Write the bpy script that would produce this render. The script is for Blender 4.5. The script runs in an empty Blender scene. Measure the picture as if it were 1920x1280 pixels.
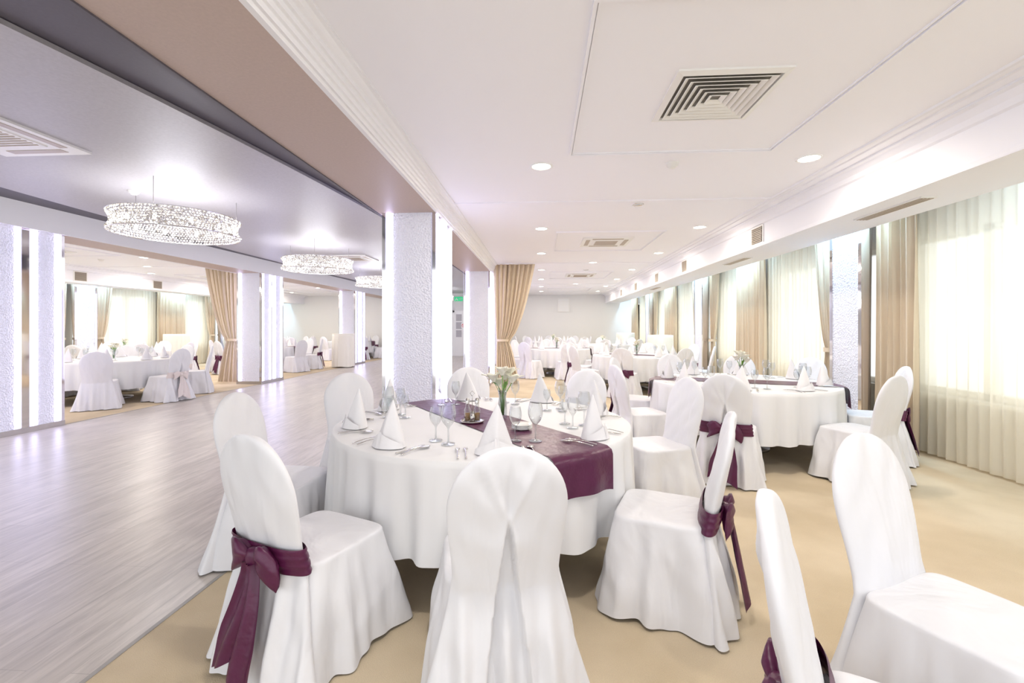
import bpy, math, random
from mathutils import Vector, Matrix, noise
random.seed(7)
sc = bpy.context.scene
col = sc.collection
pi = math.pi

# ------------------------------------------------------------ materials
def nmat(name):
    m = bpy.data.materials.new(name); m.use_nodes = True
    nt = m.node_tree; b = nt.nodes['Principled BSDF']
    return m, nt, b

def mat(name, color, rough=0.6, metal=0.0, var=None, bump=None, stretch=(1,1,1), sheen=0, emit=None, bump2=None):
    m, nt, b = nmat(name)
    b.inputs['Base Color'].default_value = (*color, 1)
    b.inputs['Roughness'].default_value = rough
    b.inputs['Metallic'].default_value = metal
    if sheen: b.inputs['Sheen Weight'].default_value = sheen
    if emit:
        b.inputs['Emission Color'].default_value = (*emit[0], 1)
        b.inputs['Emission Strength'].default_value = emit[1]
    tc = nt.nodes.new('ShaderNodeTexCoord'); mp = nt.nodes.new('ShaderNodeMapping')
    mp.inputs['Scale'].default_value = stretch
    nt.links.new(tc.outputs['Object'], mp.inputs['Vector'])
    if var:
        n = nt.nodes.new('ShaderNodeTexNoise'); n.inputs['Scale'].default_value = var[0]; n.inputs['Detail'].default_value = 4
        r = nt.nodes.new('ShaderNodeMixRGB'); r.blend_type = 'MIX'
        r.inputs[1].default_value = (*[c*(1-var[1]) for c in color], 1)
        r.inputs[2].default_value = (*[min(1, c*(1+var[1])) for c in color], 1)
        nt.links.new(mp.outputs[0], n.inputs['Vector'])
        nt.links.new(n.outputs['Fac'], r.inputs[0]); nt.links.new(r.outputs[0], b.inputs['Base Color'])
    prev = None
    for bb in (bump, bump2):
        if not bb: continue
        kind = bb[3] if len(bb) > 3 else 'noise'
        if kind == 'voro':
            n2 = nt.nodes.new('ShaderNodeTexVoronoi'); out = n2.outputs['Distance']
        else:
            n2 = nt.nodes.new('ShaderNodeTexNoise'); n2.inputs['Detail'].default_value = 3; out = n2.outputs['Fac']
            n2.inputs['Distortion'].default_value = .8 if kind == 'dist' else 0
        n2.inputs['Scale'].default_value = bb[0]
        nt.links.new(mp.outputs[0], n2.inputs['Vector'])
        bp = nt.nodes.new('ShaderNodeBump'); bp.inputs['Strength'].default_value = bb[1]; bp.inputs['Distance'].default_value = bb[2]
        nt.links.new(out, bp.inputs['Height'])
        if prev: nt.links.new(prev.outputs[0], bp.inputs['Normal'])
        prev = bp
    if prev: nt.links.new(prev.outputs[0], b.inputs['Normal'])
    return m

def emis(name, color, s):
    m = bpy.data.materials.new(name); m.use_nodes = True; nt = m.node_tree
    nt.nodes.clear(); e = nt.nodes.new('ShaderNodeEmission'); o = nt.nodes.new('ShaderNodeOutputMaterial')
    e.inputs[0].default_value = (*color, 1); e.inputs[1].default_value = s
    nt.links.new(e.outputs[0], o.inputs[0]); return m

def glassy(name, tint=(1,1,1), transp=0.8, rough=0.02):
    m = bpy.data.materials.new(name); m.use_nodes = True; nt = m.node_tree; nt.nodes.clear()
    o = nt.nodes.new('ShaderNodeOutputMaterial'); mx = nt.nodes.new('ShaderNodeMixShader')
    t = nt.nodes.new('ShaderNodeBsdfTransparent'); g = nt.nodes.new('ShaderNodeBsdfGlossy')
    lw = nt.nodes.new('ShaderNodeLayerWeight'); lw.inputs[0].default_value = 1-transp
    t.inputs[0].default_value = (*tint, 1); g.inputs['Roughness'].default_value = rough
    nt.links.new(lw.outputs['Facing'], mx.inputs[0]); nt.links.new(t.outputs[0], mx.inputs[1]); nt.links.new(g.outputs[0], mx.inputs[2])
    nt.links.new(mx.outputs[0], o.inputs[0]); return m

def sheer_mat(name, color, transp):
    m = bpy.data.materials.new(name); m.use_nodes = True; nt = m.node_tree; nt.nodes.clear()
    o = nt.nodes.new('ShaderNodeOutputMaterial'); mx = nt.nodes.new('ShaderNodeMixShader'); m2 = nt.nodes.new('ShaderNodeMixShader')
    t = nt.nodes.new('ShaderNodeBsdfTransparent'); d = nt.nodes.new('ShaderNodeBsdfDiffuse'); tl = nt.nodes.new('ShaderNodeBsdfTranslucent')
    for n in (d, tl): n.inputs[0].default_value = (*color, 1)
    nt.links.new(d.outputs[0], m2.inputs[1]); nt.links.new(tl.outputs[0], m2.inputs[2]); m2.inputs[0].default_value = 0.5
    mx.inputs[0].default_value = 1-transp
    nt.links.new(t.outputs[0], mx.inputs[1]); nt.links.new(m2.outputs[0], mx.inputs[2])
    nt.links.new(mx.outputs[0], o.inputs[0]); return m

M = {}
M['cloth'] = mat('white_cotton', (.785, .785, .815), .55, var=(3, .02), bump=(3.5, .7, .05, 'dist'), bump2=(10, .25, .014), stretch=(1, 1, .4), sheen=.05)
M['tcloth'] = mat('table_linen', (.80, .80, .81), .65, bump=(4, .2, .02), stretch=(1, 1, .3), sheen=.05)
M['napkin'] = mat('napkin_linen', (.80, .79, .81), .7, bump=(20, .2, .01))
M['purple'] = mat('plum_satin', (.088, .009, .050), .36, var=(12, .2), bump=(16, .45, .014))
M['pink'] = mat('pale_satin', (.78, .70, .68), .5, bump=(18, .2, .01))
M['cream'] = mat('cream_cloth', (.93, .90, .82), .7, bump=(8, .2, .02))
M['white'] = mat('white_plaster', (.87, .865, .895), .7, var=(.6, .015), bump=(90, .03, .002))
M['ceilw'] = mat('ceiling_paint', (.91, .905, .94), .6, var=(.4, .012))
M['wallw'] = mat('wall_paint', (.82, .815, .80), .7, var=(.5, .02), bump=(80, .03, .002))
M['beam'] = mat('taupe_wallpaper', (.52, .41, .36), .5, var=(60, .10), bump=(140, .15, .002))
M['dark'] = mat('charcoal_wallpaper', (.105, .095, .115), .5, var=(50, .12), bump=(150, .1, .002))
M['silver'] = mat('silver_wallpaper', (.47, .455, .475), .45, .0, var=(45, .14), bump=(130, .2, .003))
M['pebble'] = mat('pebbled_panel_glow', (.80, .80, .88), .3, var=(90, .16), bump=(48, .9, .014, 'voro'), emit=((.66, .68, 1), .08))  # faint lilac emission stands in for LED light, colour speckle for sparkle
M['glow'] = mat('halo_glow_backing', (.8, .8, .9), .5, var=(3, .02), emit=((.52, .52, 1), .75))  # LED halo put into the backing as lavender emission
M['chrome'] = mat('mirror_chrome', (.70, .68, .69), .06, 1.0, var=(2, .03))
M['steel'] = mat('brushed_steel', (.52, .50, .49), .3, 1.0, var=(20, .05))
M['edge'] = mat('floor_edging', (.36, .34, .32), .5, var=(20, .08))
M['silverware'] = mat('polished_silver', (.60, .58, .56), .15, 1.0, var=(20, .05))
M['drape'] = mat('beige_drape', (.70, .58, .43), .7, var=(6, .05), bump=(60, .1, .003), sheen=.1)
M['sheer'] = sheer_mat('ivory_voile', (.97, .92, .79), .22)
M['glass'] = glassy('clear_glass', (.90, .92, .93), .60)
M['pane'] = glassy('window_glass', (.96, .98, .97), .95)
M['frame'] = mat('window_frame_white', (.86, .86, .85), .35, var=(4, .01))
M['porcelain'] = mat('porcelain', (.88, .88, .87), .15, var=(5, .01))
M['leaf'] = mat('leaf_green', (.17, .34, .07), .45, var=(30, .3))
M['petal'] = mat('lily_petal', (.94, .92, .80), .5, var=(30, .05))
M['oil'] = mat('cruet_liquid', (.35, .2, .08), .2, var=(10, .2))
M['black'] = mat('dark_recess', (.20, .185, .16), .6, var=(10, .1))
M['vent'] = mat('vent_enamel', (.84, .83, .80), .4, var=(8, .02))
M['ventb'] = mat('vent_bronze', (.42, .34, .26), .4, var=(8, .05))
M['led'] = emis('cool_led', (.70, .68, 1.0), 5)
M['down'] = emis('downlight_glow', (1, .93, .80), 14)
M['bulb'] = emis('bulb_glow', (1, .95, .88), 22)
def crystal():  # sparkle painted in: random pale and dark cells, some with added emission
    m, nt, b = nmat('crystal'); N = nt.nodes.new; L = nt.links.new
    tc = N('ShaderNodeTexCoord'); v = N('ShaderNodeTexVoronoi'); v.inputs['Scale'].default_value = 42
    L(tc.outputs['Object'], v.inputs['Vector'])
    cr = N('ShaderNodeValToRGB'); cr.color_ramp.elements[0].position = .1; cr.color_ramp.elements[0].color = (.38, .36, .32, 1)
    cr.color_ramp.elements[1].position = .8; cr.color_ramp.elements[1].color = (.95, .93, .88, 1)
    sp = N('ShaderNodeSeparateColor'); L(v.outputs['Color'], sp.inputs[0]); L(sp.outputs[0], cr.inputs[0])
    L(cr.outputs[0], b.inputs['Base Color']); b.inputs['Roughness'].default_value = .12; b.inputs['Metallic'].default_value = .6
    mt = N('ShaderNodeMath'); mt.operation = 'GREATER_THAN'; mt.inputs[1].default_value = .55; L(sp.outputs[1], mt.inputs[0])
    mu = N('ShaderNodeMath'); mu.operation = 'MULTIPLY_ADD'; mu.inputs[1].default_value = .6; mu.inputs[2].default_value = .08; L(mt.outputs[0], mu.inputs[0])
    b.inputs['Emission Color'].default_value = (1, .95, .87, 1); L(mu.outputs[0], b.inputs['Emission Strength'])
    return m
M['crystal'] = crystal()
M['green'] = mat('sign_green', (.02, .42, .16), .4, var=(10, .05), emit=((.02, .6, .25), .5))
M['red'] = mat('sign_red', (.7, .03, .03), .4, var=(10, .05))
M['signw'] = mat('sign_white', (.9, .9, .9), .4, var=(10, .01))

def wood():
    m, nt, b = nmat('grey_oak_planks')
    N = nt.nodes.new; L = nt.links.new
    tc = N('ShaderNodeTexCoord'); mp = N('ShaderNodeMapping'); mp.inputs['Rotation'].default_value = (0, 0, pi/2)
    L(tc.outputs['Object'], mp.inputs[0])
    br = N('ShaderNodeTexBrick'); br.offset = .37
    br.inputs['Scale'].default_value = 1; br.inputs['Brick Width'].default_value = 1.25; br.inputs['Row Height'].default_value = .19
    br.inputs['Mortar Size'].default_value = .0015; br.inputs['Color1'].default_value = (.655, .605, .56, 1)
    br.inputs['Color2'].default_value = (.575, .53, .49, 1); br.inputs['Mortar'].default_value = (.47, .43, .40, 1)
    L(mp.outputs[0], br.inputs['Vector'])
    m2 = N('ShaderNodeMapping'); m2.inputs['Scale'].default_value = (9, .9, 1); L(tc.outputs['Object'], m2.inputs[0])
    n = N('ShaderNodeTexNoise'); n.inputs['Scale'].default_value = 3; n.inputs['Detail'].default_value = 8; n.inputs['Roughness'].default_value = .65
    n.inputs['Distortion'].default_value = .6
    L(m2.outputs[0], n.inputs[0])
    cr = N('ShaderNodeValToRGB'); cr.color_ramp.elements[0].position = .3; cr.color_ramp.elements[0].color = (.72, .71, .70, 1)
    cr.color_ramp.elements[1].position = .7; cr.color_ramp.elements[1].color = (1.10, 1.09, 1.08, 1); L(n.outputs['Fac'], cr.inputs[0])
    mx = N('ShaderNodeMixRGB'); mx.blend_type = 'MULTIPLY'; mx.inputs[0].default_value = 1
    L(br.outputs['Color'], mx.inputs[1]); L(cr.outputs[0], mx.inputs[2]); L(mx.outputs[0], b.inputs['Base Color'])
    b.inputs['Roughness'].default_value = .32
    bp = N('ShaderNodeBump'); bp.inputs['Strength'].default_value = .15; bp.inputs['Distance'].default_value = .003
    L(n.outputs['Fac'], bp.inputs['Height']); L(bp.outputs[0], b.inputs['Normal'])
    return m
M['wood'] = wood()
def carpet():
    m, nt, b = nmat('beige_carpet'); N = nt.nodes.new; L = nt.links.new
    tc = N('ShaderNodeTexCoord')
    n = N('ShaderNodeTexNoise'); n.inputs['Scale'].default_value = 1.6; n.inputs['Detail'].default_value = 6
    f = N('ShaderNodeTexNoise'); f.inputs['Scale'].default_value = 260; f.inputs['Detail'].default_value = 2
    L(tc.outputs['Object'], n.inputs[0]); L(tc.outputs['Object'], f.inputs[0])
    cr = N('ShaderNodeValToRGB'); cr.color_ramp.elements[0].position = .35; cr.color_ramp.elements[0].color = (.60, .485, .325, 1)
    cr.color_ramp.elements[1].position = .65; cr.color_ramp.elements[1].color = (.72, .60, .43, 1); L(n.outputs['Fac'], cr.inputs[0])
    c2 = N('ShaderNodeValToRGB'); c2.color_ramp.elements[0].color = (.8, .8, .8, 1); c2.color_ramp.elements[1].color = (1.1, 1.1, 1.1, 1); L(f.outputs['Fac'], c2.inputs[0])
    mx = N('ShaderNodeMixRGB'); mx.blend_type = 'MULTIPLY'; mx.inputs[0].default_value = 1
    L(cr.outputs[0], mx.inputs[1]); L(c2.outputs[0], mx.inputs[2]); L(mx.outputs[0], b.inputs['Base Color'])
    b.inputs['Roughness'].default_value = .95
    bp = N('ShaderNodeBump'); bp.inputs['Strength'].default_value = .4; bp.inputs['Distance'].default_value = .004
    L(f.outputs['Fac'], bp.inputs['Height']); L(bp.outputs[0], b.inputs['Normal'])
    return m
M['carpet'] = carpet()

# ------------------------------------------------------------ mesh builder
class MB:
    def __init__(s): s.v = []; s.f = []; s.sm = []; s.mi = []
    def add(s, vs, fs, smooth=True, m=0):
        o = len(s.v); s.v += [tuple(p) for p in vs]
        for f in fs: s.f.append([i+o for i in f]); s.sm.append(smooth); s.mi.append(m)
        return s
    def box(s, x0, x1, y0, y1, z0, z1, m=0):
        vs = [(x0,y0,z0),(x1,y0,z0),(x1,y1,z0),(x0,y1,z0),(x0,y0,z1),(x1,y0,z1),(x1,y1,z1),(x0,y1,z1)]
        return s.add(vs, [(0,3,2,1),(4,5,6,7),(0,1,5,4),(1,2,6,5),(2,3,7,6),(3,0,4,7)], False, m)
    def loft(s, rows, closed=True, cap0=False, cap1=False, m=0, smooth=True):
        n = len(rows[0]); vs = [p for r in rows for p in r]; fs = []
        for i in range(len(rows)-1):
            for j in range(n if closed else n-1):
                k = (j+1) % n
                fs.append((i*n+j, i*n+k, (i+1)*n+k, (i+1)*n+j))
        if cap0: fs.append(tuple(range(n-1, -1, -1)))
        if cap1: fs.append(tuple(range((len(rows)-1)*n, len(rows)*n)))
        return s.add(vs, fs, smooth, m)
    def lathe(s, prof, n=24, m=0, c=(0,0,0), smooth=True):
        rows = [[(c[0]+r*math.cos(2*pi*j/n), c[1]+r*math.sin(2*pi*j/n), c[2]+z) for j in range(n)] for r, z in prof]
        return s.loft(rows, True, m=m, smooth=smooth)
    def tube(s, path, r, n=8, m=0):
        rows = []
        P = [Vector(p) for p in path]
        for i, p in enumerate(P):
            d = (P[min(i+1, len(P)-1)]-P[max(i-1, 0)]).normalized()
            u = d.cross(Vector((0, .02, 1))) if abs(d.z) < .95 else d.cross(Vector((1, 0, 0)))
            u.normalize(); w = d.cross(u); rr = r[i] if isinstance(r, (list, tuple)) else r
            rows.append([tuple(p+u*rr*math.cos(2*pi*j/n)+w*rr*math.sin(2*pi*j/n)) for j in range(n)])
        return s.loft(rows, True, True, True, m)
    def prism(s, prof, y0, y1, m=0):
        rows = [[(x, y0, z) for x, z in prof], [(x, y1, z) for x, z in prof]]
        return s.loft(rows, True, True, True, m, False)
    def data(s, name, mats):
        me = bpy.data.meshes.new(name); me.from_pydata(s.v, [], s.f)
        for mm in mats: me.materials.append(mm)
        me.polygons.foreach_set('use_smooth', s.sm); me.polygons.foreach_set('material_index', s.mi)
        me.update(); me.validate(); return me

def struct(name, mb, mats, label=None):
    o = bpy.data.objects.new(name, mb.data(name, mats)); col.objects.link(o)
    o['kind'] = 'structure'
    if label: o['label'] = label
    return o

def thing(name, parts, loc, rot=0, label='', category='', group=None, scale=None):
    if isinstance(parts, list):
        root = bpy.data.objects.new(name, None); root.empty_display_size = .1
        col.objects.link(root)
        for p in parts:
            c = bpy.data.objects.new(p[0], p[1]); col.objects.link(c); c.parent = root
            if len(p) > 2 and p[2]: c['label'] = p[2]
            if len(p) > 3: c['kind'] = p[3]
    else:
        root = bpy.data.objects.new(name, parts); col.objects.link(root)
    root.location = loc; root.rotation_euler = (0, 0, rot)
    if scale: root.scale = scale
    root['label'] = label; root['category'] = category
    if group: root['group'] = group
    return root

def light(name, typ, loc, energy, color, size=.2, rot=(0,0,0), sy=None, spread=None):
    l = bpy.data.lights.new(name, typ); l.energy = energy; l.color = color
    if typ == 'AREA':
        l.size = size
        if sy: l.shape = 'RECTANGLE'; l.size_y = sy
        else: l.shape = 'DISK'
        if spread: l.spread = spread
    else: l.shadow_soft_size = size
    o = bpy.data.objects.new(name, l); o.location = loc; o.rotation_euler = rot; col.objects.link(o); return o

# ------------------------------------------------------------ room shell
YB, YF = -2.5, 21.5
CZ = 2.9
AX = -4.3                      # hall axis; the left wing mirrors the right wing
mx = lambda x: 2*AX-x
mb = MB().box(-6.8, -1.8, YB, YF, -.1, 0)
struct('floor', mb, [M['wood']], 'grey limed oak plank floor')
mb = MB().box(-1.8, 4.6, YB, YF, -.1, 0); struct('floor', mb, [M['carpet']], 'beige carpet')
mb = MB().box(-13.2, -6.8, YB, YF, -.1, 0); struct('floor', mb, [M['carpet']], 'beige carpet')
tn = [0]
def trim(mb, mats, label):
    tn[0] += 1; return struct('trim_%d' % tn[0], mb, mats, label)
trim(MB().box(-1.812, -1.79, YB, YF, -.01, .003), [M['edge']], 'thin metal floor edging strip')
trim(MB().box(-6.812, -6.79, YB, YF, -.01, .003), [M['edge']], 'thin metal floor edging strip')

for sgn in (0, 1):
    X = (lambda x: x) if sgn == 0 else mx
    def bx(mb, x0, x1, *a, m=0):
        p, q = X(x0), X(x1); return mb.box(min(p, q), max(p, q), *a, m=m)
    struct('ceiling', bx(MB(), -1.19, 4.6, YB, YF, CZ, CZ+.1), [M['ceilw']], 'white painted ceiling')
    trim(bx(MB(), -1.88, -1.2, YB, YF, 2.7, 3.1), [M['beam']], 'taupe papered ceiling beam')
    trim(bx(MB(), -1.885, -1.86, YB, YF, 2.69, 3.02), [M['white' if sgn else 'dark']], 'beam edge facing')
    prof = [(-1.2, 2.695), (-1.17, 2.695), (-1.165, 2.715), (-1.15, 2.715), (-1.15, 2.745), (-1.135, 2.75), (-1.135, 2.78), (-1.12, 2.785),
            (-1.12, 2.815), (-1.105, 2.82), (-1.105, 2.85), (-1.085, 2.86), (-1.07, 2.88), (-1.05, 2.885), (-1.05, 2.9), (-1.2, 2.9)]
    trim(MB().prism([(X(x), z) for x, z in prof], YB, YF), [M['white']], 'white fluted cornice')
    mb = MB(); bx(mb, 3.0, 3.7, YB, YF, 2.51, CZ); trim(mb, [M['white']], 'white bulkhead above the windows')
    mb = MB().prism([(X(x), z) for x, z in [(2.88, 2.9), (2.88, 2.885), (2.92, 2.88), (2.95, 2.85), (2.96, 2.84), (2.975, 2.80), (3.0, 2.79), (3.0, 2.9)]], YB, YF)
    mb.prism([(X(x), z) for x, z in [(2.985, 2.54), (2.98, 2.51), (2.97, 2.495), (3.04, 2.495), (3.04, 2.51), (3.0, 2.54)]], YB, YF)
    mb.prism([(X(x), z) for x, z in [(2.66, 2.9), (2.665, 2.885), (2.69, 2.885), (2.70, 2.9)]], YB, YF)
    mb.prism([(X(x), z) for x, z in [(2.76, 2.9), (2.765, 2.89), (2.78, 2.89), (2.785, 2.9)]], YB, YF)
    trim(mb, [M['white']], 'white bulkhead cornice')
    mb = MB()
    cols_y = [.65, 6.2, 11.75, 17.3, 22.85]
    wins = []
    for c in cols_y[:-1]:
        wins.append((c+.85, c+2.55)); wins.append((c+3.3, c+4.95))
    ys = [YB] + [v for w in wins for v in w] + [YF]
    for i in range(0, len(ys), 2): bx(mb, 4.4, 4.6, ys[i], ys[i+1], 0, CZ)
    for w in wins:
        if w[0] < YF:
            bx(mb, 4.4, 4.6, w[0], w[1], 0, .66); bx(mb, 4.4, 4.6, w[0], w[1], 2.42, CZ)
    struct('wall_right' if sgn == 0 else 'wall_left', mb, [M['wallw']], 'off-white wall with tall windows')
    for w in wins:
        if w[1] < 2.2 or w[1] > YF: continue
        mb = MB(); a, b = w; f = .07
        bx(mb, 4.42, 4.5, a, a+f, .66, 2.42); bx(mb, 4.42, 4.5, b-f, b, .66, 2.42)
        bx(mb, 4.42, 4.5, a, b, .66, .66+f); bx(mb, 4.42, 4.5, a, b, 2.42-f, 2.42)
        c = (a+b)/2; bx(mb, 4.42, 4.5, c-.06, c+.06, .66, 2.42); bx(mb, 4.30, 4.44, a-.03, b+.03, .63, .66)
        bx(mb, 4.45, 4.455, a+f, b-f, .66+f, 2.42-f, m=1)
        struct('window_%d' % (len([o for o in bpy.data.objects if o.name.startswith('window_')])+1), mb, [M['frame'], M['pane']], 'white framed double casement window')

mb = MB().box(-6.8, -1.8, YB, YF, 3.02, 3.1); struct('ceiling', mb, [M['dark']], 'charcoal recessed ceiling')
pts = []
for j in range(96):
    t = 2*pi*j/96; y = 11.2+12.4*math.sin(t); x = AX+2.15*math.cos(t)
    y = max(YB, min(YF-.01, y)); pts.append((x, y))
rows = [[(x, y, 3.015) for x, y in pts], [(x, y, 2.985) for x, y in pts]]
struct('ceiling', MB().loft(rows, True, True, True, 0, False), [M['silver']], 'silver papered oval ceiling island')
mb = MB().box(-13.2, 4.6, YF, YF+.2, 0, 3.1); struct('wall_back', mb, [M['wallw']], 'plain pale grey wall')
struct('baseboard_back', MB().box(-13.0, 4.4, YF-.02, YF, 0, .1), [M['white']])
struct('baseboard_right', MB().box(4.38, 4.4, YB, YF, 0, .1), [M['white']])
struct('baseboard_left', MB().box(-13.0, -12.98, YB, YF, 0, .1), [M['white']])

def door(x0, x1, nm):
    mb = MB(); y = YF
    mb.box(x0-.08, x0, y-.06, y, 0, 2.16); mb.box(x1, x1+.08, y-.06, y, 0, 2.16); mb.box(x0-.08, x1+.08, y-.06, y, 2.08, 2.16)
    mb.box(x0, x1, y-.04, y, 0, 2.08)
    c = (x0+x1)/2
    for a, b in ((x0+.08, c-.05), (c+.05, x1-.08)):
        for z0 in (.9, 1.28, 1.66): mb.box(a, b, y-.045, y-.04, z0, z0+.33, m=1)
    mb.box(c-.06, c-.04, y-.07, y-.04, 1.0, 1.12, m=2)
    struct(nm, mb, [M['frame'], M['silver'], M['steel']], 'white glazed double door')
door(-4.15, -3.35, 'door_1')
mb = MB().box(-.2, .2, -.04, 0, -.1, .1, m=0)
mb.box(-.14, -.04, -.045, -.04, -.03, .01, m=1); mb.box(-.12, -.09, -.045, -.04, .025, .055, m=1); mb.box(-.16, -.13, -.045, -.04, -.07, -.03, m=1); mb.box(-.07, -.04, -.045, -.04, -.07, -.03, m=1)
mb.box(.02, .12, -.045, -.04, -.012, .012, m=1); mb.add([(.1, -.045, -.04), (.16, -.045, 0), (.1, -.045, .04)], [(0, 1, 2)], False, 1)
thing('exit_sign', mb.data('exit_sign', [M['green'], M['signw']]), (-3.95, YF-.001, 2.72), 0, 'green emergency exit sign with running figure and arrow', 'exit sign')
mb = MB(); n = 24
mb.box(-.1, .1, -.012, 0, -.1, .1)
ro = [(.08*math.cos(2*pi*i/n), -.014, .08*math.sin(2*pi*i/n)) for i in range(n)]; ri = [(.06*math.cos(2*pi*i/n), -.014, .06*math.sin(2*pi*i/n)) for i in range(n)]
mb.loft([ro, ri], True, m=1); mb.add([(-.05, -.015, .035), (-.035, -.015, .05), (.05, -.015, -.035), (.035, -.015, -.05)], [(0, 1, 2, 3)], False, 1)
thing('no_smoking_sign', mb.data('no_smoking_sign', [M['signw'], M['red']]), (-3.72, YF-.046, 1.45), 0, 'small white sign with red no smoking circle', 'sign')
mb = MB().box(-.28, .28, -.05, 0, -.33, .33); mb.box(-.24, .24, -.06, -.05, -.29, .29, m=1)
for k in range(1, 4): mb.box(-.24, .24, -.065, -.06, -.29+k*.145-.004, -.29+k*.145+.004, m=0)
thing('wall_panel', mb.data('wall_panel', [M['vent'], M['frame']]), (1.05, YF, 2.42), 0, 'cream framed access panel on the end wall', 'wall panel')

# ------------------------------------------------------------ ceiling details
def frame_ring(mb, x0, x1, y0, y1, w, z0, z1, m=0):
    mb.box(x0, x1, y0, y0+w, z0, z1, m); mb.box(x0, x1, y1-w, y1, z0, z1, m)
    mb.box(x0, x0+w, y0+w, y1-w, z0, z1, m); mb.box(x1-w, x1, y0+w, y1-w, z0, z1, m)
for y0, y1 in ((2.08, 3.98), (7.2, 9.0), (12.4, 14.2), (17.5, 19.3)):
    for s in (0, 1):
        a, b = (.24, 1.95) if s == 0 else (mx(1.95), mx(.24))
        mb = MB(); frame_ring(mb, a, b, y0, y1, .018, CZ-.018, CZ); frame_ring(mb, a+.025, b-.025, y0+.025, y1-.025, .01, CZ-.01, CZ)
        trim(mb, [M['ceilw']], 'slim white ceiling panel moulding')
for y0 in (5.45, 10.7, 16.0):
    for s in (0, 1):
        a, b = (-1.05, 2.66) if s == 0 else (mx(2.66), mx(-1.05))
        trim(MB().box(a, b, y0, y0+.03, CZ-.012, CZ), [M['ceilw']], 'slim white ceiling moulding')

def diffuser():
    mb = MB(); mb.box(-.3, .3, -.3, .3, -.004, 0, m=1)
    def slant(r0, r1, z0, z1):
        c = [(-1,-1), (1,-1), (1,1), (-1,1)]
        mb.loft([[(x*r0, y*r0, z0) for x, y in c], [(x*r1, y*r1, z1) for x, y in c]], True, smooth=False)
    slant(.33, .29, -.012, -.022); slant(.33, .33, 0, -.012); slant(.29, .285, -.022, -.004)
    for k in range(6):
        r = .272-.043*k
        slant(r, r-.028, -.024, -.008); slant(r, r-.003, -.024, -.027); slant(r-.003, r-.029, -.027, -.010)
    return mb.data('diffuser', [M['vent'], M['black']])
dm = diffuser()
thing('ceiling_vent', dm, (1.13, 3.03, CZ), 0, 'square white louvred ceiling air diffuser', 'air vent')
def cassette():
    mb = MB(); mb.box(-.42, .42, -.42, .42, -.02, 0); mb.box(-.22, .22, -.22, .22, -.028, -.02, m=0)
    for k in range(9): mb.box(-.19, .19, -.19+k*.044, -.178+k*.044, -.032, -.028, m=1)
    mb.box(-.26, .26, -.36, -.29, -.023, -.02, m=1); mb.box(-.26, .26, .29, .36, -.023, -.02, m=1)
    mb.box(-.36, -.29, -.26, .26, -.023, -.02, m=1); mb.box(.29, .36, -.26, .26, -.023, -.02, m=1)
    return mb.data('cassette', [M['vent'], M['ventb']])
cm = cassette()
for x, y, z in ((1.13, 8.1, CZ), (1.13, 13.3, CZ), (mx(1.13), 8.1, CZ), (mx(1.13), 13.3, CZ), (-4.5, 3.45, 2.985), (-4.3, 10.2, 2.985)):
    thing('ceiling_air_conditioner', cm, (x, y, z), 0, 'square cream cassette air conditioner grille', 'air conditioner', 'ceiling cassette units')
mb = MB(); mb.box(-.17, .17, -.012, 0, -.13, .13); mb.box(-.145, .145, -.016, -.012, -.105, .105, m=1)
for k in range(9): mb.box(-.145, .145, -.024, -.016, -.1+k*.0245, -.09+k*.0245, m=2)
gm = mb.data('grille', [M['vent'], M['black'], M['ventb']])
for y in (6.5, 9.7, 12.0, 14.6, 17.2):
    thing('wall_vent', gm, (2.999, y, 2.66), -pi/2, 'small bronze slatted air grille on the bulkhead', 'air vent', 'bulkhead grilles')
    thing('wall_vent', gm, (mx(2.999), y+1.0, 2.66), pi/2, 'small bronze slatted air grille on the bulkhead', 'air vent', 'bulkhead grilles')
mb = MB(); mb.box(-.07, .07, -.42, .42, -.012, 0)
for k in range(4): mb.box(-.055+k*.03, -.04+k*.03, -.4, .4, -.016, -.012, m=1)
sm = mb.data('slot', [M['vent'], M['ventb']])
for y in (4.5, 7.9, 13.4):
    thing('slot_vent', sm, (3.3, y, 2.51), 0, 'long slotted air grille under the bulkhead', 'air vent', 'slot grilles')
sdm = MB().lathe([(0.001, -.045), (.03, -.045), (.035, -.03), (.05, -.028), (.052, -.012), (.06, -.01), (.06, 0)], 20).data('smoke', [M['vent']])
for p in ((1.2, 4.25, CZ), (-4.75, 5.0, 2.985), (mx(1.2), 9.5, CZ)):
    thing('smoke_detector', sdm, p, 0, 'round white smoke detector on the ceiling', 'smoke detector', 'smoke detectors')
mb = MB().lathe([(.105, 0), (.105, -.006), (.09, -.01), (.085, -.004)], 28, 0); mb.lathe([(.085, -.004), (.001, -.004)], 28, 1)
dlm = mb.data('downlight', [M['frame'], M['down']])
mb = MB().lathe([(.075, 0), (.075, -.006), (.06, -.01), (.055, -.004)], 24, 0); mb.lathe([(.055, -.004), (.001, -.004)], 24, 0)
spm = mb.data('spot', [M['chrome']])
dl = [(0, y) for y in (4.25, 6.95, 9.3, 12.0, 14.4, 17, 19.3)] + [(2.38, y) for y in (4.2, 7.0, 9.4, 12.1, 14.5, 17, 19.3)] + [(1.2, 10.7), (1.2, 16)]
dl += [(0, 1.2), (2.38, 1.2)]
for x, y in dl:
    for s in (0, 1):
        xx = x if s == 0 else mx(x)
        if s and y < 3: continue
        thing('downlight', dlm, (xx, y, CZ), 0, 'round recessed downlight glowing warm white', 'downlight', 'recessed downlights')
        light('ceiling_lamp', 'AREA', (xx, y, CZ-.02), 15, (1, .91, .79) if y > 2 else (1, .95, .89), .17)
for p in ((1.18, 5.45), (1.18, 11.9)):
    thing('spotlight', spm, (p[0], p[1]+.2, CZ), 0, 'small round chrome recessed spotlight', 'spotlight', 'chrome spotlights')

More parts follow.
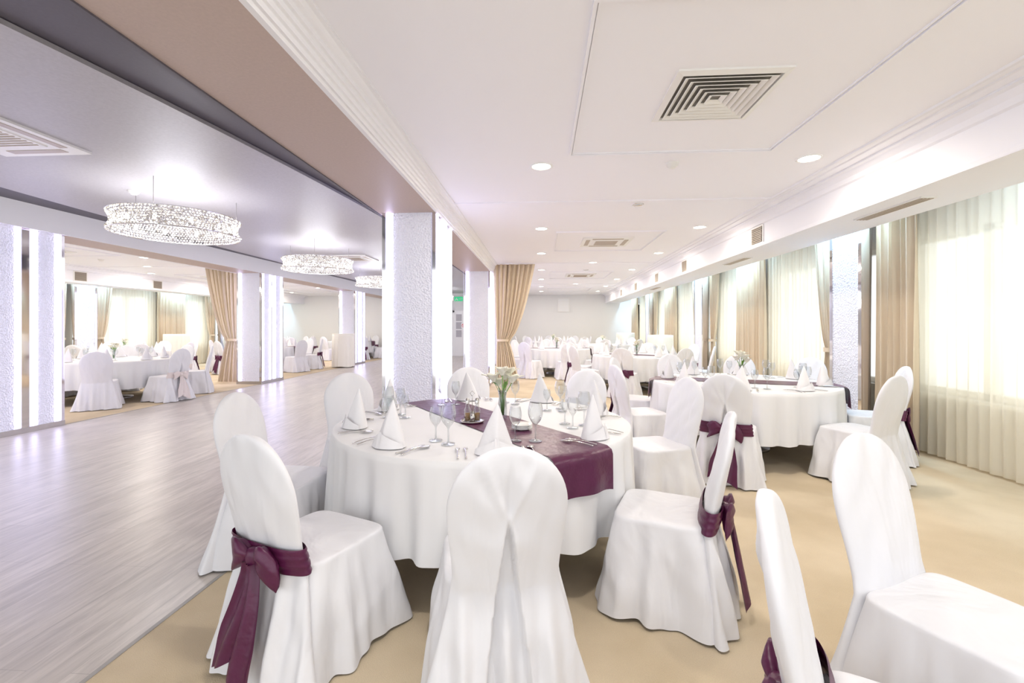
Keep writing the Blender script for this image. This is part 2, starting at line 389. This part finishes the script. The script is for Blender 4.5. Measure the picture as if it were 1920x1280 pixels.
# ------------------------------------------------------------ columns
def column_parts():
    P = []; H = 2.7
    P.append(('core', MB().box(-.29, .29, -.455, .455, 0, H).data('core', [M['chrome']]), 'mirror clad core'))
    P.append(('plinth', MB().box(-.315, .315, -.48, .48, 0, .07).data('plinth', [M['steel']]), 'brushed steel plinth'))
    post = MB()
    for sx in (-1, 1):
        for sy in (-1, 1):
            x, y = sx*.29, sy*.455; post.box(x-.02, x+.02, y-.02, y+.02, .07, H)
    P.append(('corner_trim', post.data('post', [M['chrome']]), 'chrome corner trims'))
    back = MB()
    for s in (-1, 1):
        back.box(-.27, .27, min(s*.455, s*.46), max(s*.455, s*.46), .07, H)
        for t in (-1, 1): back.box(min(s*.29, s*.295), max(s*.29, s*.295), min(t*.05, t*.435), max(t*.05, t*.435), .07, H)
    P.append(('backing', back.data('backing', [M['glow']]), 'backing with painted lavender LED halo'))
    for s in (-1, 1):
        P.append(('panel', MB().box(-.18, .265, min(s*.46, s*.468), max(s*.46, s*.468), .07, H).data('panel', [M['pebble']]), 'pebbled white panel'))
        P.append(('light_strip', MB().box(-.255, -.215, min(s*.46, s*.490), max(s*.46, s*.490), .08, H-.01).data('led', [M['led']]), 'cool white light strip'))
        for t in (-1, 1):
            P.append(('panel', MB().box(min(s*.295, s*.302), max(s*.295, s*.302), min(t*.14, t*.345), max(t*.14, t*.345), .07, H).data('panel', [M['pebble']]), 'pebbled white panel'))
            for yy in (.092, .393):
                P.append(('light_strip', MB().box(min(s*.295, s*.322), max(s*.295, s*.322), t*yy-.018, t*yy+.018, .08, H-.01).data('led', [M['led']]), 'cool white light strip'))
    return P
CP = column_parts()
for cx in (-1.51, mx(-1.51)):
    for cy in (5.56, 11.05, 16.6):
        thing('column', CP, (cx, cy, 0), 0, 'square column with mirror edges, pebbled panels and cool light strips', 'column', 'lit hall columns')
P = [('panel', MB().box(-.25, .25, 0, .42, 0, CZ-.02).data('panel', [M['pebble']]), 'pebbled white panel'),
     ('mirror_strip', MB().box(-.31, -.25, -.01, .42, 0, CZ-.02).data('ms', [M['chrome']]), 'mirror strip'),
     ('mirror_strip', MB().box(.25, .31, -.01, .42, 0, CZ-.02).data('ms', [M['chrome']]), 'mirror strip')]
for cy in (6.2, 11.75, 17.3):
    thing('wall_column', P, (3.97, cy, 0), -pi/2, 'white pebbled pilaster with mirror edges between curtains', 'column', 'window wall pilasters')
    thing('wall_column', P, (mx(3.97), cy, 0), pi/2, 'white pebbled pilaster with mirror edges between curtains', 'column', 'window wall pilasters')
    for X in ((lambda x: x), mx):
        light('cove_lamp', 'AREA', (X(3.82), cy, 2.84), 20, (.45, .75, 1), .12, (0, 0, 0), 1.0)
        light('cove_lamp', 'AREA', (X(3.82), cy+3.05, 2.84), 16, (.45, .75, 1), .12, (0, 0, 0), 1.0)
light('cove_lamp', 'AREA', (3.82, 3.7, 2.84), 8, (.6, .8, 1), .12, (0, 0, 0), 1.0)

# ------------------------------------------------------------ curtains
def drape_mesh(L, H, pleats, depth, tie=None, mat_='drape', rz=26, dens=12):
    mb = MB(); nx = int(pleats*dens); rows = []; ph = random.random()*6
    for i in range(rz+1):
        z = H*i/rz; row = []
        for j in range(nx+1):
            s = j/nx; x = s*L; k = 1.0
            if tie:
                zt, xt, wt = tie
                if z >= zt: q = ((z-zt)/(H-zt))**.55
                else: q = .42*(1-z/zt)**.7
                x = (xt-wt*.5+s*wt)*(1-q)+x*q; k = .45+.55*q
            a = s*pleats*2*pi+ph
            d = depth*(math.sin(a)+.3*math.sin(a*.5+1.3+z)+.15*math.sin(2.3*a))*(.85+.15*math.sin(z*1.5+s*9))*max(k, .5)
            row.append((x+.2*depth*math.sin(a*2+1), d, z+.003*math.sin(a)))
        rows.append(row)
    mb.loft(rows, False)
    return mb.data('drape', [M[mat_]])
def tieback(zt, xt, w):
    n = 24; rows = []
    for k in range(4):
        z = zt-.03+.02*k
        rows.append([(xt+(w*.56)*math.cos(2*pi*j/n), .085*math.sin(2*pi*j/n), z) for j in range(n)])
    return MB().loft(rows).data('tieback', [M['drape']])
def put_drape(L, H, pleats, depth, loc, rot, tie=None, label='beige floor-length drape beside a window'):
    m = drape_mesh(L, H, pleats, depth, tie)
    parts = [('curtain_panel', m)]
    if tie: parts.append(('tieback', tieback(*tie)))
    return thing('drape', parts, loc, rot, label, 'curtain', 'beige drapes')
def sheer(L, H, pleats, loc, rot):
    return thing('sheer_curtain', drape_mesh(L, H, pleats, .028, None, 'sheer', 10, 8), loc, rot, 'translucent ivory sheer curtain hanging before a window', 'curtain', 'sheer curtains')
for s in (0, 1):
    rot = pi/2; X = 4.12 if s == 0 else mx(4.12)
    Xs = 4.22 if s == 0 else mx(4.22)
    hD = 2.78
    for c in (.65, 6.2, 11.75, 17.3):
        if s and c < 1: continue
        last = c > 17
        if c > 1: put_drape(.56, hD, 6, .045, (X, c+.38, .02), rot, (1.05, .16, .2), 'beige drape tied back beside a pilaster')
        if c > 1: sheer(1.75, hD, 16, (Xs, c+.8, .02), rot)
        if c > 1: put_drape(1.15, hD, 10, .05, (X, c+2.5, .02), rot)
        if c < 1: sheer(3.7, hD, 32, (Xs, c+1.1, .02), rot)
        elif not last: sheer(1.5, hD, 14, (Xs, c+3.5, .02), rot)
        if not last: put_drape(.6 if c > 1 else .58, hD, 6, .045, (X, c+4.60, .02), rot, (1.05, .42, .2) if c > 1 else None, 'beige drape hanging beside a pilaster')
put_drape(1.0, 2.87, 9, .055, (-1.15, 10.85, .02), 0, (1.05, .22, .26), 'long beige drape tied back beside a lit column')
put_drape(.95, 2.87, 9, .055, (mx(-1.15)-.95, 10.85, .02), 0, (1.05, .72, .26), 'long beige drape tied back beside a lit column')

# ------------------------------------------------------------ chandeliers
def chandelier_parts():
    P = []; R = .65; h = .105
    def rad(z): return R-.045*(1-(z/h)**2)
    fr = MB()
    for z in (-h, h):
        n = 64; rr = rad(z); rows = []
        for j in range(n+1):
            t = 2*pi*j/n; rows.append([((rr-.01+.008*math.cos(a))*math.cos(t), (rr-.01+.008*math.cos(a))*math.sin(t), z+.008*math.sin(a)) for a in (0, pi/2, pi, 3*pi/2)])
        fr.loft(rows)
    for j in range(8):
        t = 2*pi*j/8; fr.tube([((R-.06)*math.cos(t), (R-.06)*math.sin(t), -h), ((R-.06)*math.cos(t), (R-.06)*math.sin(t), h)], .004, 6)
    P.append(('frame', fr.data('ch_frame', [M['chrome']]), 'chrome ring frame'))
    cr = MB(); n = 118; rws = 8
    for i in range(rws):
        z = -h+2*h*(i+.5)/rws
        for j in range(n):
            t = 2*pi*(j+.5*(i % 2))/n; r = rad(z)+random.uniform(-.006, .006); a = .0175; b = .015
            tw = random.uniform(-.9, .9)
            c = Vector((r*math.cos(t), r*math.sin(t), z)); u = Vector((-math.sin(t+tw), math.cos(t+tw), 0)); w = Vector((math.cos(t+tw), math.sin(t+tw), 0)); k = Vector((0, 0, 1))
            vs = [c+u*a, c+w*.011, c-u*a, c-w*.011, c+k*b, c-k*b]
            cr.add(vs, [(0,1,4),(1,2,4),(2,3,4),(3,0,4),(1,0,5),(2,1,5),(3,2,5),(0,3,5)], False)
    P.append(('crystals', cr.data('crystals', [M['crystal']]), 'strings of faceted crystals', 'stuff'))
    for j in range(10):
        t = 2*pi*j/10; b = MB().lathe([(.001, -.03), (.016, -.015), (.018, .005), (.008, .03), (.001, .032)], 10, c=((R-.13)*math.cos(t), (R-.13)*math.sin(t), 0))
        P.append(('bulb', b.data('bulb', [M['bulb']])))
    for j in range(3):
        t = 2*pi*j/3+pi*.95; x, y = (R-.03)*math.cos(t), (R-.03)*math.sin(t)
        P.append(('suspension_rod', MB().tube([(x, y, h), (x, y, .40)], .003, 6).data('rod', [M['steel']])))
    return P
CH = chandelier_parts()
for y in (5.1, 8.5, 11.9, 15.3, 18.7):
    thing('chandelier', CH, (AX, y, 2.585), 0, 'round crystal ring chandelier with glowing bulbs', 'chandelier', 'crystal chandeliers')
    light('chandelier_lamp', 'POINT', (AX, y, 2.46), 30, (.90, .91, 1), .35)

# ------------------------------------------------------------ chairs
LEAN = .20
def nz(x, y, z, s=1): return noise.noise(Vector((x*s, y*s, z*s)))
def sst(a, b, x):
    t = max(0, min(1, (x-a)/(b-a))); return t*t*(3-2*t)
def back_sec(z, off=0, pleat=False, seed=0, NB=110, NF=50):
    zt = .985; zc = .76
    if z > zc: q = math.sqrt(max(0, 1-((z-zc)/(zt-zc))**2)); w = .217*q
    elif z > .5: q = 1; w = .217-.020*math.sin((zc-z)/(zc-.5)*pi*.5)**2
    else: q = 1; w = .197+.13*((.5-z)/.5)**1.15
    th = (.034 if z > .45 else .034+.02*(.45-z)/.45)*max(q, .0)**.5
    yc = -.225-(z-.45)*LEAN if z > .45 else -.225-(.45-z)*.13
    w += off; th += off; row = []
    wr = 1 if off == 0 else .25
    for j in range(NB):           # rear face, from left edge to right edge
        u = math.sin(-pi/2+pi*(j+.0)/NB); x = w*u
        y = -th*(1-abs(u)**3.4)**.5; ef = (1-abs(u)**6)
        lo = sst(.62, .05, z)
        if pleat:
            if z < .75:
                p = .003+(.75-z)*.125; g = sst(.75, .62, z)
                ax = abs(x)
                if ax < p: y += .034*g*sst(p, p-.008, ax)
                else: y -= .024*g*math.exp(-((ax-p)/.045)**1.5)
            if z > .68:
                for sg in (-1, 1):
                    xx = sg*(.004+(z-.72)*.42)
                    y -= .0085*sst(.68, .76, z)*sst(.97, .88, z)*math.exp(-((x-xx)/.014)**2)
                y += .008*sst(.70, .76, z)*sst(.96, .86, z)*math.exp(-(x/.012)**2)
        y -= lo*.030*(math.sin(x*40+seed+z*2.5)+.45*math.sin(x*78+2*seed))*.8*wr*ef
        y -= wr*ef*(.014*nz(x*5+seed, z*3.2, 3)+.008*nz(x*11+z*7, z*6-x*4, seed))
        xo = x*(1+(.05*max(0, .5-z)*math.sin(9*z+seed)))
        row.append((xo, yc+y, z))
    for j in range(NF):
        u = math.sin(pi/2-pi*(j+.0)/NF); x = w*u
        y = th*(1-abs(u)**3.4)**.5; ef = (1-abs(u)**6)
        y += ef*wr*(.012*nz(x*6+seed, z*4, 7)+.008*nz(x*12+z*8, z*7, seed))
        xo = x*(1+(.05*max(0, .5-z)*math.sin(9*z+seed)))
        row.append((xo, yc+y, z))
    return row
def chair_back_mesh(pleat, seed):
    zs = [.012+.8*i/60 for i in range(61)]
    zs += [.76+.225*math.sin(a) for a in [math.asin((.812-.76)/.225)+(pi/2-math.asin((.812-.76)/.225))*k/12 for k in range(1, 13)]]
    zs[-1] -= .0004
    rows = [back_sec(z, 0, pleat, seed) for z in zs]
    return MB().loft(rows, True, False, True).data('back_cover', [M['cloth']])
def seat_mesh(seed):
    rows = []; N = 200; zt = .468
    def sec(z, sa, fl, amp, p=7):
        row = []
        for j in range(N):
            t = 2*pi*j/N; a = .225*sa+.055*fl; b = .213*sa+.055*fl
            r = 1/((abs(math.cos(t))/a)**p+(abs(math.sin(t))/b)**p)**(1/p)
            f = math.sin(6*t+seed)+.6*math.sin(11*t+2*seed)+.5*math.sin(17*t+seed*3)
            r += amp*(f*.8+1.5*abs(math.sin(2*t))**6)
            if fl > 0: r += .024*nz(2.2*math.cos(t)+seed+z*1.5, 2.2*math.sin(t), z*3)*min(1, fl*3)+.009*nz(4*t+z*6, z*5-t, seed)*min(1, fl*4)
            x, y = r*math.cos(t), r*math.sin(t)
            row.append((x, y, z+ (amp*.3*math.sin(5*t) if fl > .9 else 0)+(.004*nz(x*6, y*6, seed) if z > zt-.001 else 0)))
        return row
    for i in range(33):
        q = i/32; z = .014+(zt-.02-.014)*q; fl = (1-q)**1.1
        rows.append(sec(z, 1, fl, .025*(1-q)**.8))
    rows.append(sec(zt-.009, .995, 0, 0)); rows.append(sec(zt-.002, .975, 0, 0)); rows.append(sec(zt+.001, .94, 0, 0))
    for k in range(1, 13): rows.append(sec(zt+.001+.010*(1-(1-k/12)**2), .94*(1-k/12)+.002, 0, 0, 7 if k < 9 else 4))
    return MB().loft(rows, True, False, True).data('seat_cover', [M['cloth']])
def sash_meshes(mname):
    band = MB(); rows = []
    for i in range(11):
        z = .445+.105*i/10; rows.append(back_sec(z, .013+.006*math.sin(i/10*pi)+.003*math.sin(i*2.2), False, 2))
    band.loft(rows); zk = .498; yb = -.225-(zk-.45)*LEAN-.05
    knot = MB(); rows = []
    for i in range(9):
        q = i/8; a = pi*q; rr = .036*math.sin(a)**.6+.004
        rows.append([(.95*rr*math.cos(2*pi*j/16)*(1+.1*math.sin(j*2)), yb-.014+.8*rr*math.sin(2*pi*j/16), zk+.040*math.cos(a)) for j in range(16)])
    knot.loft(rows, True, True, True)
    loops = []
    for sgn, dr in ((-1, .035), (1, .055)):
        mb = MB(); rows = []
        for i in range(15):
            s = i/14; cx = sgn*(.012+.125*s); cz = zk+.002-dr*s*s+.016*math.sin(s*pi); hz = .016+.046*math.sin(pi*min(1, s*.62+.05)); hy = .008+.024*math.sin(pi*s**.8)
            if s > .9: hy *= .5
            row = []
            for j in range(24):
                t = 2*pi*j/24; k = 1+.18*math.sin(3*t+s*2)+.08*math.sin(7*t)
                row.append((cx+.010*math.cos(t*2), yb-.016-.010*math.sin(pi*s)+hy*k*math.cos(t), cz+hz*k*math.sin(t)))
            rows.append(row)
        mb.loft(rows, True, True, True); loops.append(mb)
    tails = []
    for sgn, ln in ((-1, .37), (1, .425)):
        mb = MB(); rows = []
        for i in range(21):
            s = i/20; w = .024+.046*min(1, s*1.5); cx = sgn*(.012+.040*s)+.01*math.sin(s*5); row = []
            for j in range(13):
                u = j/6-1; z = zk-.015-ln*s - (.035*sgn*u*s if i > 16 else 0)
                ysurf = -.225-(.45-z)*.13-.036-.02*(.45-z)/.45 if z < .45 else -.225-(z-.45)*LEAN-.034
                row.append((cx+w*u, ysurf-.058-.014*s-.011*math.sin(u*4.2+s*3+sgn)-.005*math.cos(u*2), z))
            rows.append(row)
        mb.loft(rows, False); tails.append(mb)
    m = [M[mname]]
    return [('sash', band.data('sash', m), 'satin sash band'), ('bow_knot', knot.data('knot', m), 'satin knot')] + \
           [('bow_loop', l.data('loop', m), 'satin bow loop') for l in loops] + [('bow_tail', t.data('tail', m), 'satin sash tail') for t in tails]
backs = [chair_back_mesh(True, 1.0), chair_back_mesh(False, 2.6), chair_back_mesh(True, 4.1)]
seats = [seat_mesh(.5), seat_mesh(2.2), seat_mesh(3.9)]
sashP = sash_meshes('purple'); sashK = sash_meshes('pink')
def chair(tx, ty, ang, bow=None, v=0, group='banquet chairs', lab=None):
    a = math.radians(ang); d = (math.cos(a), math.sin(a)); k = .32
    parts = [('back_cover', backs[v % 3]), ('seat_cover', seats[v % 3])]
    if bow == 'purple': parts += sashP; l = 'dining chair in white fabric cover with plum satin bow'
    elif bow == 'pink': parts += sashK; l = 'dining chair in white fabric cover with pale satin bow'
    else: l = 'dining chair in plain white fabric cover, rounded back'
    return thing('dining_chair', parts, (tx+k*d[0], ty+k*d[1], 0), a-pi/2, lab or l, 'chair', group)
def face(x, y, c): return math.degrees(math.atan2(c[1]-y, c[0]-x))

# ------------------------------------------------------------ tables
TR = .98; TH = .76
def cloth_mesh(seed, R=TR, hem=.27, H=TH, waves=25, amp=.036, mname='tcloth'):
    N = 340; rows = []
    for r in (.001, .3*R, .6*R, .9*R, R-.012): rows.append([(r*math.cos(2*pi*j/N), r*math.sin(2*pi*j/N), H) for j in range(N)])
    rows.append([((R-.003)*math.cos(2*pi*j/N), (R-.003)*math.sin(2*pi*j/N), H-.004) for j in range(N)])
    for i in range(1, 19):
        q = i/18; z = H-.01-(H-.01-hem)*q; row = []
        for j in range(N):
            t = 2*pi*j/N
            ph = waves*t+1.6*math.sin(3*t+seed)+1.0*math.sin(5*t+2*seed)
            f = math.sin(ph)*.75+.25*math.sin(2*ph+1)+.3*math.sin(11*t+seed)
            r = R+.012*q+amp*q**.65*f
            row.append((r*math.cos(t), r*math.sin(t), z+(.012*math.sin(4*t+seed) if i == 18 else 0)))
        rows.append(row)
    return MB().loft(rows, True).data('tablecloth', [M[mname]])
tcl = [cloth_mesh(.4), cloth_mesh(2.0)]
base = MB().lathe([(.001, .03), (.30, .0), (.30, .03), (.06, .06), (.045, .1), (.045, .7), (.2, .73), (.9, .735), (.9, .752), (.001, .752)], 32).data('pedestal', [M['steel']])
def table(c, v=0, lab='round banquet table with floor-length white tablecloth'):
    return thing('banquet_table', [('tablecloth', tcl[v % 2]), ('table_base', base)], (c[0], c[1], 0), v*.7, lab, 'table', 'round banquet tables')
def runner_mesh(W=.40, drop=.24):
    L0 = math.sqrt(TR**2-(W/2)**2); Lt = L0+drop; rows = []; ns = 90
    for i in range(ns+1):
        s = -Lt+2*Lt*i/ns; row = []
        for j in range(17):
            w = -W/2+W*j/16; e = math.sqrt((TR+.004)**2-w**2); sg = math.copysign(1, s); a = abs(s)
            if a <= e: p = (w, s, TH+.004+.001*math.sin(s*9+w*14))
            else:
                d = a-e; q = min(1, d/.03)
                p = (w*(1+.05*d), sg*(e+.038*q+.016*math.sin(w*24+1)*min(1, d*4)+.03*d), TH+.004-max(0, d-.012*q))
            row.append(p)
        rows.append(row)
    return MB().loft(rows, False).data('runner', [M['purple']])
rm = runner_mesh()
def runner(c, ang):
    thing('table_runner', rm, (c[0], c[1], 0), math.radians(ang), 'plum satin table runner laid across the white tablecloth', 'table runner', 'plum table runners')

def napkin_mesh():
    mb = MB(); H = .24; n = 48; rows = []
    for i in range(21):
        q = i/20; row = []
        for j in range(n):
            t = 2*pi*j/n; c, s = math.cos(t), math.sin(t)
            R = (1-q)**.92
            rx = .098*R+.002; ry = .062*R+.002
            x = rx*math.copysign(abs(c)**1.25, c); y = ry*math.copysign(abs(s)**.95, s)
            if s < 0: y -= .018*R*math.exp(-(x/.02)**2)
            row.append((x+.012*q*q, y+.008*q, H*q+.001))
        rows.append(row)
    mb.loft(rows, True, False, True)
    for sg in (-1, 1):
        rows = []
        for i in range(9):
            q = i/8; row = []
            for j in range(13):
                u = j/12; t = -pi/2+sg*(u*1.55-.15); top = .085*(1-.75*u)*q
                R = (1-top/H)**.92; x = (.098*R+.014)*math.copysign(abs(math.cos(t))**1.1, math.cos(t)); y = (.062*R+.018)*math.sin(t)-.014*(1-u)*R
                row.append((x, y, top+.001))
            rows.append(row)
        mb.loft(rows, False)
    return mb.data('napkin', [M['napkin']])
npm = napkin_mesh()
def wine_mesh(h=.215, r=.042, stem=.09):
    p = [(.001, .002), (.036, .001), (.036, .004), (.010, .009), (.0045, .016), (.0042, stem-.01), (.008, stem)]
    b = h-stem
    for k in range(1, 11):
        q = k/10; p.append((r*math.sin(min(1, q*1.5)*pi/2)**.8 * (1 if q < .66 else 1-.22*((q-.66)/.34)**1.5), stem+b*(q**1.25)))
    return MB().lathe(p, 20).data('wine_glass', [M['glass']])
wg = [wine_mesh(), wine_mesh(.19, .036, .08), wine_mesh(.16, .028, .075)]
def cutlery(kind):
    mb = MB(); rows = []
    def prof(t):
        if kind == 'knife': w = .006+.003*math.sin(t*pi) if t < .45 else .010*(1-max(0, (t-.8)/.2)**2*.85); z = .004
        elif kind == 'spoon': w = .006-.003*t/.6 if t < .64 else .003+.019*math.sin(min(1, (t-.64)/.36)*pi)**.7; z = .004+.008*math.sin(t*pi)
        else: w = .006-.003*t/.6 if t < .6 else .003+.009*min(1, (t-.6)/.12); z = .004+.008*math.sin(t*pi)
        return w, z
    n = 26; tmax = .76 if kind == 'fork' else 1
    for i in range(n+1):
        t = tmax*i/n; w, z = prof(t); y = -.1+.2*t
        rows.append([(w, y, z), (w*.5, y, z+.002), (-w*.5, y, z+.002), (-w, y, z), (-w*.5, y, z-.0015), (w*.5, y, z-.0015)])
    mb.loft(rows, True, True, True)
    if kind == 'fork':
        for k in range(4):
            x = -.0098+k*.0065; mb.tube([(x, .05, .009), (x, .075, .008), (x, .1, .006)], [.0022, .0018, .0008], 5)
    return mb.data(kind, [M['silverware']])
cut = {k: cutlery(k) for k in ('knife', 'fork', 'spoon')}
def onT(c, ang, r, side=0):
    a = math.radians(ang); return (c[0]+r*math.cos(a)-side*math.sin(a), c[1]+r*math.sin(a)+side*math.cos(a))
def setting(c, ang, full=2, ng=3, r0=.80):
    a = math.radians(ang)
    z = TH+.001
    x, y = onT(c, ang, r0); thing('napkin', npm, (x, y, z+.005), a+pi/2+random.uniform(-.3, .3), 'white linen napkin folded into a tall cone', 'napkin', 'folded napkins')
    offs = [(.64, .24, 0), (.62, .13, 1), (.52, .2, 2)]
    for r, s, k in offs[:ng]:
        x, y = onT(c, ang, r, s); thing('wine_glass', wg[k], (x, y, z+.004), 0, ['large clear stemmed wine glass', 'medium clear stemmed wine glass', 'small clear stemmed glass'][k], 'glass', 'stemmed glasses')
    if full:
        for s, k in ((.15, 'knife'), (.19, 'spoon'), (-.15, 'fork'), (-.19, 'fork')):
            if full < 2 and k == 'spoon': continue
            x, y = onT(c, ang, .83, s); thing(k, cut[k], (x, y, z+.003), a+pi/2, 'polished steel table %s on white tablecloth' % k, k, 'cutlery')
def flowers():
    P = []
    P.append(('vase', MB().lathe([(.001, .002), (.026, .002), (.030, .02), (.027, .08), (.022, .13), (.030, .17), (.028, .17), (.020, .13), (.025, .08), (.026, .01)], 20).data('vase', [M['glass']]), 'clear glass bud vase'))
    heads = [(-.015, -.035, .265, 0), (-.06, .01, .25, -.6), (.055, .0, .255, .7), (.0, .035, .30, 0), (.03, -.04, .225, .3), (-.04, -.03, .29, -.3)]
    for hi, (hx, hy, hz, tl) in enumerate(heads):
        P.append(('stem', MB().tube([(hx*.1, hy*.1, .015), (hx*.3, hy*.3, .15), (hx, hy, hz-.03)], .003, 6).data('stem', [M['leaf']])))
        mb = MB()
        for k in range(6):
            t = k*pi/3+hi; rows = []; op = .85 if k % 2 else 1.15
            for i in range(8):
                q = i/7; w = .028*math.sin(pi*min(1, q*.88+.1))**.8; rr = .006+.050*op*q**1.3; zz = hz-.035+.066*q-.02*op*q**3
                cx, cy = hx+rr*math.cos(t)+tl*.02*q, hy+rr*math.sin(t)
                rows.append([(cx-w*u*math.sin(t)-.3*w*u*u*math.cos(t), cy+w*u*math.cos(t)-.3*w*u*u*math.sin(t), zz+.006*abs(u)) for u in (-1, -.5, 0, .5, 1)])
            mb.loft(rows, False)
        P.append(('flower', mb.data('flower', [M['petal']]), 'cream lily bloom'))
    for k in range(3):
        t = k*2.1; mb = MB(); rows = []
        for i in range(8):
            q = i/7; w = .013*math.sin(pi*(q*.95+.03)); rr = .01+.055*q; zz = .165+.05*math.sin(q*1.9)
            rows.append([(rr*math.cos(t)-w*u*math.sin(t), rr*math.sin(t)+w*u*math.cos(t), zz+.004*abs(u)) for u in (-1, 0, 1)])
        mb.loft(rows, False); P.append(('leaf', mb.data('leaf', [M['leaf']])))
    return P
FP = flowers()
def vase(x, y, sc_=1.0): thing('flower_vase', FP, (x, y, TH+.006), random.random()*6, 'small glass vase with cream lilies and green leaves', 'flower vase', 'table flowers', (sc_,)*3)

# --- table A
A = (-.39, 3.1); table(A, 0, 'round banquet table with white tablecloth set for eight'); runner(A, 37.5)
for an, ng in ((18, 3), (62, 3), (107, 2), (158, 3), (200, 2), (240, 2), (281, 2), (326, 3)): setting(A, an, 2, ng, .83)
vase(-.27, 3.15, 1.12)
P = [('tray', MB().lathe([(.001, 0), (.075, 0), (.08, .008), (.078, .012), (.07, .006), (.001, .006)], 28).data('tray', [M['silverware']]), 'polished metal tray')]
for dx, dy in ((-.032, 0), (.032, 0)):
    P.append(('cruet_bottle', MB().lathe([(.001, .008), (.022, .008), (.022, .08), (.012, .105), (.01, .125), (.001, .125)], 16, c=(dx, dy, 0)).data('cruet', [M['glass']]), 'glass cruet bottle'))
    P.append(('liquid', MB().lathe([(.001, .01), (.018, .01), (.018, .06), (.001, .06)], 14, c=(dx, dy, 0)).data('liq', [M['oil']])))
    P.append(('bottle_cap', MB().lathe([(.013, .12), (.014, .15), (.006, .158), (.001, .16)], 14, c=(dx, dy, 0)).data('cap', [M['silverware']])))
for dy in (-.045, .045):
    P.append(('shaker', MB().lathe([(.001, .007), (.014, .007), (.016, .04), (.011, .06), (.001, .066)], 14, c=(0, dy, 0)).data('shaker', [M['silverware']]), 'metal shaker'))
P.append(('handle', MB().tube([(0, 0, .006), (0, 0, .17), (.015, 0, .19), (0, 0, .205), (-.015, 0, .19), (0, 0, .17)], .0025, 6).data('handle', [M['silverware']])))
thing('cruet_set', P, (-.46, 3.0, TH+.006), .2, 'metal cruet set with two glass bottles and shakers', 'cruet set')
pm = MB().lathe([(.001, .002), (.035, .002), (.04, 0), (.042, .003), (.065, .012), (.064, .014), (.04, .006), (.001, .005)], 32).data('saucer', [M['porcelain']])
for k in range(4): thing('side_plate', pm, (-.12, 2.80, TH+.006+.007*k), 0, 'small white porcelain plate in a stack', 'plate', 'stack of small plates')
chair(-.11, 1.57, face(-.11, 1.58, A)+2, None, 0, lab='dining chair in white cover with deep box pleat down the back')
chair(-1.13, 1.69, 67, 'purple', 1)
chair(-1.92, 2.74, -3, None, 1)
chair(-1.73, 3.97, -50, None, 1)
chair(-.75, 4.62, face(-.74, 4.58, A), None, 1)
chair(.44, 4.40, face(.42, 4.36, A), None, 1)
chair(1.20, 3.80, 200, None, 0)
chair(.92, 2.28, 159, 'purple', 1)
# --- table B
B = (2.32, 5.45); table(B, 1, 'round banquet table with white tablecloth near the windows'); runner(B, 72)
for k in range(8): setting(B, 22+45*k, 1, 2)
vase(2.35, 5.5, 1.1)
for x, y, b, v in ((1.60, 4.08, 'purple', 0), (3.02, 4.07, None, 1), (3.80, 5.00, 'purple', 2), (3.62, 6.35, None, 1), (2.95, 6.98, None, 1), (1.95, 7.05, None, 0), (.98, 6.2, 'purple', 1), (.80, 5.0, None, 2)):
    chair(x, y, face(x, y, B), b, v)
# --- chairs of the table beyond the frame
chair(1.25, 1.85, -64, None, 1, lab='dining chair in plain white cover, seat turned outward')
chair(.57, 1.17, -28, 'purple', 2)

# --- far tables
def far_table(c, v, start, bows, run=None, nset=8, ng=1, nch=8):
    table(c, v)
    if run is not None: runner(c, run)
    for k in range(nch):
        an = start+360/nch*k; x, y = onT(c, an, 1.60)
        chair(x, y, an+180, bows[k % len(bows)], k)
    for k in range(nset):
        an = start+360/nset*k; a = math.radians(an)
        x, y = onT(c, an, .78); thing('napkin', npm, (x, y, TH+.006), a+pi/2, 'white linen napkin folded into a tall cone', 'napkin', 'folded napkins')
        if ng:
            x, y = onT(c, an, .56, .1); thing('wine_glass', wg[0], (x, y, TH+.006), 0, 'large clear stemmed wine glass', 'glass', 'stemmed glasses')
    vase(c[0], c[1], 1.0)
far_table((2.15, 10.4), 0, 23, ['purple', None, None, 'purple', None], 60)
far_table((.45, 13.5), 1, 10, [None, 'purple', None], 100, ng=0)
far_table((2.2, 16.4), 0, 40, [None, None, 'purple'], None, ng=0)
far_table((.5, 19.4), 1, 5, [None, 'purple'], None, ng=0)
far_table((-8.35, 8.35), 0, -8, ['pink', None, 'pink'], None)
far_table((-10.9, 11.2), 1, 10, [None, 'purple', None], None, ng=0)
far_table((-8.8, 14.1), 0, 22, ['purple', None, 'purple'], 90, ng=0)
far_table((-10.9, 17.5), 1, 15, [None, None, 'purple'], None, ng=0)
far_table((-8.4, 19.6), 0, 10, [None, 'purple'], 90, ng=0, nch=6)
ct = cloth_mesh(1.1, .36, .03, 1.15, 12, .02, 'cream')
for x, y in ((3.5, 13.6), (3.4, 18.6), (-12.0, 14.2), (-6.85, 15.3)):
    thing('cocktail_table', ct, (x, y, 0), 0, 'tall round table in floor-length cream cloth', 'table', 'tall cream tables')
for x in (-2.7, -2.0): chair(x, 20.6, -90, 'purple' if x < -2.3 else None, 1)

# ------------------------------------------------------------ world, camera
w = bpy.data.worlds.new('world'); sc.world = w; w.use_nodes = True
bg = w.node_tree.nodes['Background']; bg.inputs[0].default_value = (.94, .97, 1, 1); bg.inputs[1].default_value = 1.5
cam = bpy.data.cameras.new('camera'); co = bpy.data.objects.new('camera', cam); col.objects.link(co)
co.location = (0, 0, 1.4); co.rotation_euler = (pi/2, 0, math.atan(55/850))
cam.lens = 850/1920*36; cam.sensor_width = 36; cam.shift_y = -28/1920; cam.clip_start = .05
sc.camera = co
sc.view_settings.view_transform = 'Standard'
sc.view_settings.exposure = 0.42
